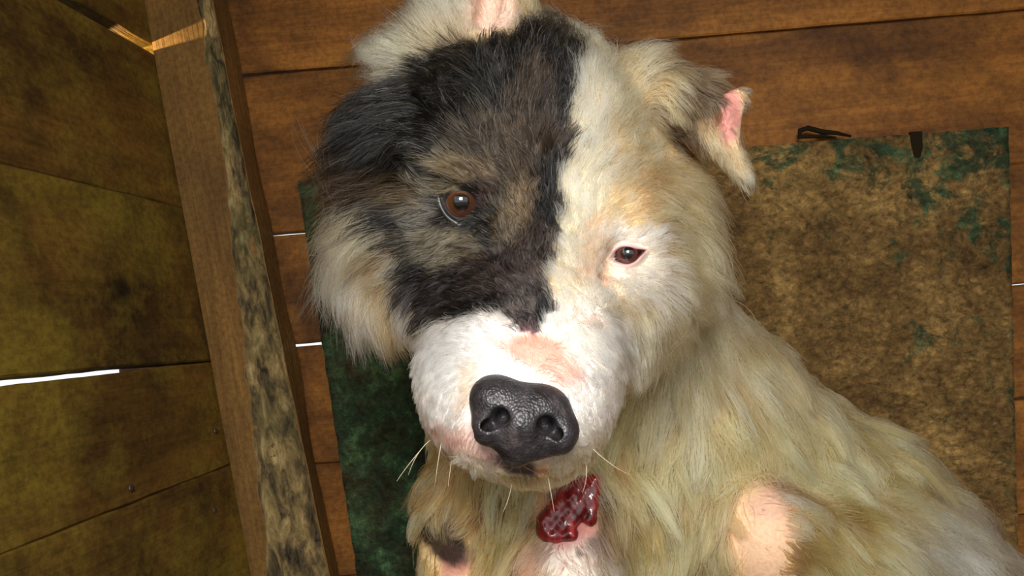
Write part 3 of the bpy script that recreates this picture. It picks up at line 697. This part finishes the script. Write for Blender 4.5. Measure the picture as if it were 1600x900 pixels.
# ------------------------------------------------------------------ fur
M_fur = bpy.data.materials.new('fur'); M_fur.use_nodes = True; nt = M_fur.node_tree; L = nt.links.new
nt.nodes.remove(nt.nodes['Principled BSDF'])
hb = nt.nodes.new('ShaderNodeBsdfHairPrincipled'); hb.parametrization = 'COLOR'
at = N(nt, 'Attribute'); at.attribute_name = 'coat'
hi = N(nt, 'HairInfo'); hr = ramp(nt, hi.outputs['Intercept'], [(0.0, (.30, .26, .22)), (0.45, (.92, .91, .90)), (1.0, (1.1, 1.1, 1.1))])  # roots darkened in the colour, painting shaded depth into the locks
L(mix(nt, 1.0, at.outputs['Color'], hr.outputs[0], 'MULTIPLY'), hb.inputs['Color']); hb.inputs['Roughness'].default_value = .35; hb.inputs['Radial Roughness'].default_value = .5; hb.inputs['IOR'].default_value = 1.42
L(hb.outputs[0], nt.nodes['Material Output'].inputs[0])
def fur(name, nh, mask, G, sg, rad, npts, clump_n, clump, **kw):
    tri = np.concatenate([Q[:, [0, 1, 2]], Q[:, [0, 2, 3]]])
    hv = hd if kw.pop('head') else ~hd
    tri = tri[hv[tri].sum(1) >= 2]
    a, b2, c = V[tri[:, 0]], V[tri[:, 1]], V[tri[:, 2]]
    ar = np.linalg.norm(np.cross(b2 - a, c - a), axis=1); cen = (a + b2 + c) / 3
    nn = Nn[tri].mean(1); vd = cen / np.linalg.norm(cen, axis=1)[:, None]; fc = (nn * vd).sum(1)
    px, py = proj(cen)
    wgt = ar / cen[:, 2] * keep(px, py, mask) * np.where(fc < .25, 1, .22) * np.where(py > 990, .12, 1) * np.where(py < -120, .3, 1)
    ti = rng.choice(len(tri), nh, p=wgt / wgt.sum())
    u1, u2 = rng.random(nh), rng.random(nh); f_ = u1 + u2 > 1; u1[f_], u2[f_] = 1 - u1[f_], 1 - u2[f_]
    R0 = a[ti] + (b2[ti] - a[ti]) * u1[:, None] + (c[ti] - a[ti]) * u2[:, None]
    px, py = proj(R0); kk = rng.random(nh) < keep(px, py, mask) ** .5; R0 = R0[kk]; px, py = px[kk], py[kk]; nh = len(R0)
    Nv = Nn[tri[ti[kk], 0]]
    g = guide(px, py, G, sg)
    hdm = np.full(nh, kw['_h'])
    T = np.stack([g[:, 0], -g[:, 1], np.zeros(nh)], 1) + wav(R0, 70, 11) * .22 + wav(R0, 330, 12) * .26
    T -= Nv * (T * Nv).sum(1)[:, None]; T /= np.maximum(np.linalg.norm(T, axis=1, keepdims=True), 1e-6)
    Lh = g[:, 2] / 1000 * rng.uniform(.65, 1.2, nh); lift = g[:, 3] * rng.uniform(.6, 1.4, nh)
    T += rng.normal(size=(nh, 3)) * kw['_rand']
    t = np.linspace(0, 1, npts)[None, :, None]
    down = np.array([.07, -1, 0])
    cur = R0[:, None] + Lh[:, None, None] * (T[:, None] * t + Nv[:, None] * lift[:, None, None] * (1.25 * t - .75 * t * t) * 1.2 + down * (kw['_droop'] * t * t))
    # gentle waviness
    cur += (wav(R0, 120, 21)[:, None] * np.sin(t * 3.0) + rng.normal(size=(nh, 1, 3)) * .4 * np.sin(t * 4.2)) * Lh[:, None, None] * kw['_wave']
    # gather into locks
    ci = rng.choice(nh, max(1, nh // clump_n), replace=False); kd = kdtree.KDTree(len(ci))
    for i, q in enumerate(R0[ci]): kd.insert(q, i)
    kd.balance(); own = np.array([kd.find(q)[1] for q in R0]); lead = ci[own]
    off = (R0 - R0[lead])[:, None]
    tgt = cur[lead] + off * (1 - .75 * t)
    same = (np.linalg.norm(R0 - R0[lead], axis=1) < .016)[:, None, None]
    k = clump * t ** 1.2 * same * rng.uniform(.5, 1.1, nh)[:, None, None]
    cur = cur * (1 - k) + tgt * k
    col, ins = coat(R0, hdm, jit=kw['_jit'])
    v = np.exp(rng.normal(size=nh) * .26 + rng.normal(size=len(ci))[own] * kw['_cv'])[:, None]
    hsh = rng.random(nh)
    col = col * v
    col = col * (col / col.max(1, keepdims=True)) ** kw['_sat']
    lt = ins & (hsh < .10); col[lt] = col[lt] * .4 + lin((150, 140, 124)) * .6          # grey ticking in the dark patch
    pn, qn = proj(cur[:, npts // 2])
    cdat = bpy.data.hair_curves.new(name); cdat.add_curves([npts] * nh)
    wp = loc(cur).astype(np.float32)
    cdat.attributes['position'].data.foreach_set('vector', wp.reshape(-1))
    ra = cdat.attributes.get('radius') or cdat.attributes.new('radius', 'FLOAT', 'POINT')
    prof = np.interp(np.linspace(0, 1, npts), [0, .5, .85, 1], [1, .85, .5, .12])
    rr = (rad * rng.uniform(.7, 1.25, nh)[:, None] * prof[None]).astype(np.float32)
    ra.data.foreach_set('value', rr.ravel())
    ca = cdat.attributes.new('coat', 'FLOAT_COLOR', 'CURVE')
    ca.data.foreach_set('color', np.concatenate([np.clip(col, .004, .93), np.ones((nh, 1))], 1).astype(np.float32).ravel())
    cdat.materials.append(M_fur); o = bpy.data.objects.new(name, cdat); C.objects.link(o); o.parent = dog
    o['kind'] = 'stuff'
    return o
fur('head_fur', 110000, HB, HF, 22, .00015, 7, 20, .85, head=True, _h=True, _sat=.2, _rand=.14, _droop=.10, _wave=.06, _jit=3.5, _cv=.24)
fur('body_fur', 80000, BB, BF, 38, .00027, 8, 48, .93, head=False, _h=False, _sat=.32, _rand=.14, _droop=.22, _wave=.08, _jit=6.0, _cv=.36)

# ------------------------------------------------------------------ nose
def nose_sdf(p):
    d = sd_ell(p, P(814, 652, .312), (.0212, .0160, .0150), HA)
    d = smin(d, sd_ell(p, P(778, 624, .306), (.0118, .0090, .0110), HA), .006)
    d = smin(d, sd_ell(p, P(848, 638, .306), (.0118, .0090, .0110), HA), .006)
    d = smin(d, sd_ell(p, P(764, 664, .303), (.0072, .0080, .0090), HA), .003)
    d = smin(d, sd_ell(p, P(876, 676, .304), (.0076, .0090, .0095), HA), .003)
    d = smin(d, sd_cone(p, P(813, 664, .300), P(806, 708, .305), .0085, .0060), .005)
    d = smin(d, sd_ell(p, P(814, 684, .3045), (.0150, .0085, .0085), HA), .004)
    for a_, b_, r_, k_ in ((P(780, 654, .2915), P(786, 650, .303), .0044, .7), (P(776, 658, .2930), P(744, 674, .302), .0027, .8), (P(856, 667, .2925), P(851, 662, .304), .0046, .7), (P(860, 672, .2940), P(895, 692, .304), .0027, .8),
                       (P(812, 676, .2905), P(806, 735, .2965), .0010, 1)):
        q = sd_cone(p, a_, b_, r_, r_ * k_); d = -smin(-d, q, .0016)
    return d + .00007 * np.sin(p[..., 0] * 4600) * np.sin(p[..., 1] * 4900 + 1) * np.sin(p[..., 2] * 4500)
nv, nq = surface_nets(nose_sdf, P(720, 730, .30) * np.array([1, 1, 0]) + np.array([-.004, -.004, .280]), (.036, -.025, .346), .0006, 6)
nv = nv - grad(nose_sdf, nv, 1e-4) * nose_sdf(nv)[:, None]
M_nose, nt, b = new_mat('nose_leather'); L = nt.links.new
tc = N(nt, 'TexCoord'); vo = N(nt, 'TexVoronoi', Scale=900.0); L(tc.outputs['Object'], vo.inputs['Vector'])
n1 = N(nt, 'TexNoise', Scale=110.0, Detail=5.0, Roughness=.65); L(tc.outputs['Object'], n1.inputs['Vector'])
r1 = ramp(nt, n1.outputs[0], [(.35, rgb(26, 23, 25)), (.55, rgb(50, 46, 50)), (.75, rgb(98, 88, 86))])
L(r1.outputs[0], b.inputs['Base Color']); b.inputs['Roughness'].default_value = .42; b.inputs['Specular IOR Level'].default_value = .6
bp = N(nt, 'Bump', Strength=.45, Distance=.0006); L(vo.outputs['Distance'], bp.inputs['Height']); L(bp.outputs[0], b.inputs['Normal'])
raw_mesh('nose', loc(nv), nq, M_nose, dog, label='black pebbled nose')

# ------------------------------------------------------------------ eyes and lids
def eye(ctr, opening, iris_px, rb, cols, lidcol, bulge, r_iris, r_pupil, label=None):
    ds = march(*ctr, fn=sdf_nosock)
    cc = P(*ctr, ds + rb * .90)
    # eyeball with a slight cornea, local +Z along the gaze
    gz = P(*iris_px, ds - .004) - cc; gz /= np.linalg.norm(gz)
    m, nt, b = new_mat('eyeball'); L = nt.links.new
    tc = N(nt, 'TexCoord'); sx = N(nt, 'SeparateXYZ'); L(tc.outputs['Object'], sx.inputs[0])
    cv_ = N(nt, 'CombineXYZ'); L(sx.outputs[0], cv_.inputs[0]); L(sx.outputs[1], cv_.inputs[1])
    ln = N(nt, 'VectorMath', operation='LENGTH'); L(cv_.outputs[0], ln.inputs[0])
    n1 = N(nt, 'TexNoise', Scale=700.0, Detail=3.0); L(tc.outputs['Object'], n1.inputs['Vector'])
    ad = N(nt, 'Math', operation='MULTIPLY_ADD'); L(n1.outputs[0], ad.inputs[0]); ad.inputs[1].default_value = .0008; L(ln.outputs['Value'], ad.inputs[2])
    dv = N(nt, 'Math', operation='DIVIDE'); L(ad.outputs[0], dv.inputs[0]); dv.inputs[1].default_value = rb
    ri, rp = r_iris / rb, r_pupil / rb
    r = ramp(nt, dv.outputs[0], [(0, (.002, .002, .003)), (rp, (.003, .002, .003)), (rp + .07, tuple(x * .6 for x in cols[0])), ((rp + ri) / 2 + .03, cols[0]), (ri - .03, cols[1]), (ri + .05, cols[2]), (1.0, cols[3])])
    L(r.outputs[0], b.inputs['Base Color']); b.inputs['Roughness'].default_value = .08; b.inputs['Coat Weight'].default_value = 1; b.inputs['Coat Roughness'].default_value = .02
    bm = bmesh.new(); bmesh.ops.create_uvsphere(bm, u_segments=40, v_segments=28, radius=rb)
    for v in bm.verts:
        rr = math.hypot(v.co.x, v.co.y) / rb
        if v.co.z > 0 and rr < .7: v.co.z += rb * .10 * (1 - (rr / .7) ** 2)
    me = bpy.data.meshes.new('eyeball'); bm.to_mesh(me); bm.free(); me.materials.append(m)
    me.polygons.foreach_set('use_smooth', [True] * len(me.polygons))
    o = bpy.data.objects.new('eyeball', me); C.objects.link(o); o.parent = dog
    o.location = loc(cc); gw = to_world(gz) - np.array([0, 0, ZC]); o.rotation_euler = Vector(gw).to_track_quat('Z', 'Y').to_euler()
    if label: o['label'] = label
    # lids: a soft ring from the ball surface out into the face
    op = np.array(opening, float); n = len(op); M = 64
    cx, cy = op.mean(0); pts = []
    for i in range(M):                        # closed Catmull-Rom
        s = i / M * n; k = int(s); t = s - k; q = [op[(k + j - 1) % n] for j in range(4)]
        pts.append(.5 * ((2 * q[1]) + (-q[0] + q[2]) * t + (2 * q[0] - 5 * q[1] + 4 * q[2] - q[3]) * t * t + (-q[0] + 3 * q[1] - 3 * q[2] + q[3]) * t ** 3))
    vs = []; fs = []; cl = []
    rings = [(-2.5, .0016, 0), (0.0, -.0004, 0), (2.2, -.0014, .15), (5.0, -.0015, .5), (9.0, -.0004, .8), (14.0, .0015, 1)]
    for (off, dz, kb) in rings:
        for q in pts:
            v = q - (cx, cy); v = v / np.linalg.norm(v); a_ = q + v * off
            # depth of the ball under the inner edge
            rr = np.array([(q[0] - 800) / F, -(q[1] - 450) / F, 1.0]); A_ = rr.dot(rr); B_ = rr.dot(cc); disc = B_ * B_ - A_ * (cc.dot(cc) - (rb * 1.01) ** 2)
            zb = (B_ - math.sqrt(max(disc, 0))) / A_
            zf = march(a_[0], a_[1]) or zb
            vs.append(P(a_[0], a_[1], zb * (1 - kb) + zf * kb + dz * (1 if kb < 1 else 1) + bulge * (kb > 0) * (kb < 1)))
    for i in range(len(rings) - 1):
        for j in range(M):
            a_ = i * M + j; b_ = i * M + (j + 1) % M; fs.append((a_, b_, b_ + M, a_ + M))
    ml, nt, b = new_mat('eyelid_skin'); L = nt.links.new
    at = N(nt, 'Attribute'); at.attribute_name = 'coat'; L(at.outputs['Color'], b.inputs['Base Color']); b.inputs['Roughness'].default_value = .38
    V_ = np.array(vs); ccol, _ = coat(V_, np.ones(len(V_), bool))
    kc = np.repeat([0, 0, .0, .35, .8, 1], M)[:, None]; rim = np.tile(lin(lidcol), (len(V_), 1)) * (1 - kc) + ccol * kc
    ol = raw_mesh('eyelid', loc(V_), np.array(fs), ml, dog, cols=rim)
    return cc
eye((721, 317), [(691, 306), (696, 294), (708, 288), (724, 289), (740, 297), (750, 310), (754, 326), (751, 340), (738, 345), (720, 344), (704, 336), (694, 322)],
    (721, 316), .0125, (rgb(78, 46, 28), rgb(52, 30, 20), rgb(30, 16, 14), rgb(60, 40, 36)), (22, 18, 20), -.0004, .0104, .0042, 'brown eye')
eye((981, 399), [(958, 404), (961, 394), (970, 387), (982, 386), (994, 389), (1007, 392), (1000, 401), (992, 409), (980, 413), (967, 410)],
    (980, 393), .0093, (rgb(84, 44, 44), rgb(44, 20, 20), rgb(30, 12, 14), rgb(50, 26, 28)), (196, 150, 146), -.0004, .0062, .0034, 'dark half closed eye')

# ------------------------------------------------------------------ open wound on the lower neck
M_flesh, nt, b = new_mat('raw_flesh'); L = nt.links.new
tc = N(nt, 'TexCoord'); mp = N(nt, 'Mapping'); mp.inputs['Rotation'].default_value = (0, .5, 0); mp.inputs['Scale'].default_value = (150, 60, 60); L(tc.outputs['Object'], mp.inputs[0])
n1 = N(nt, 'TexNoise', Scale=1.0, Detail=6.0, Roughness=.65, Distortion=.9); L(mp.outputs[0], n1.inputs['Vector'])
r1 = ramp(nt, n1.outputs[0], [(.33, rgb(60, 8, 10)), (.50, rgb(122, 22, 26)), (.62, rgb(160, 42, 46)), (.76, rgb(206, 98, 94))])
L(r1.outputs[0], b.inputs['Base Color']); b.inputs['Roughness'].default_value = .22; b.inputs['Coat Weight'].default_value = .5; b.inputs['Subsurface Weight'].default_value = .1; b.inputs['Subsurface Scale'].default_value = .003
bp = N(nt, 'Bump', Strength=.35, Distance=.001); L(n1.outputs[0], bp.inputs['Height']); L(bp.outputs[0], b.inputs['Normal'])
def surf(px, py, dz): return P(px, py, (march(px, py, fn=sdf_nosock, d0=.40) or .44) + dz)
wc = [surf(*q) for q in ((868, 820, .005), (893, 790, .0055), (914, 768, .0055), (858, 832, .005))]
def wound_sdf(p):
    d = sd_cone(p, wc[0], wc[1], .0120, .0110)
    d = smin(d, sd_cone(p, wc[1], wc[2], .0115, .0100), .004)
    d = smin(d, sd_cone(p, surf(928, 752, -.001), surf(922, 812, .000), .0048, .0040), .002)
    d = smin(d, sd_cone(p, surf(885, 765, .000), surf(905, 750, .000), .0046, .0036), .002)
    d = smin(d, sd_cone(p, surf(850, 832, .000), surf(893, 835, .000), .0040, .0042), .003)
    d = -smin(-d, sd_cone(p, surf(905, 770, -.008), surf(898, 812, -.008), .0036, .0030), .003)
    d = -smin(-d, sd_cone(p, surf(880, 800, -.011), surf(865, 822, -.010), .0075, .0070), .004)
    return d + .0003 * np.sin(p[..., 0] * 900 + 3) * np.sin(p[..., 1] * 760)
wl0 = np.min(wc, 0) - .018; wh0 = np.max(wc, 0) + .018
wv, wq = surface_nets(wound_sdf, wl0, wh0, .0008, 6)
raw_mesh('wound', loc(wv), wq, M_flesh, dog, label='raw red open wound')

# ------------------------------------------------------------------ whiskers
M_wh, nt, b = new_mat('whisker'); b.inputs['Base Color'].default_value = (.55, .48, .34, 1); b.inputs['Roughness'].default_value = .4
for pts in ([(690, 690), (684, 720), (680, 755)], [(672, 688), (650, 705), (638, 742)], [(660, 700), (634, 730), (620, 752)], [(706, 715), (702, 745), (700, 760)], [(800, 752), (798, 775), (786, 800)], [(915, 720), (920, 745), (910, 770)],
            [(925, 700), (955, 730), (985, 742)], [(720, 735), (712, 765), (704, 790)], [(856, 745), (862, 775), (866, 800)]):
    d = march(*pts[0]) or march(815, 745); q = []
    for i, pp in enumerate(np.linspace(0, 1, 7)):
        a_, b_, c_ = [np.array(x, float) for x in pts]; xy = (1 - pp) ** 2 * a_ + 2 * pp * (1 - pp) * b_ + pp * pp * c_
        q.append(loc(P(xy[0], xy[1], d + .0005 - .010 * pp)))
    tube('whisker', q, list(np.linspace(.00020, .00007, 7)), M_wh, dog, sides=5)
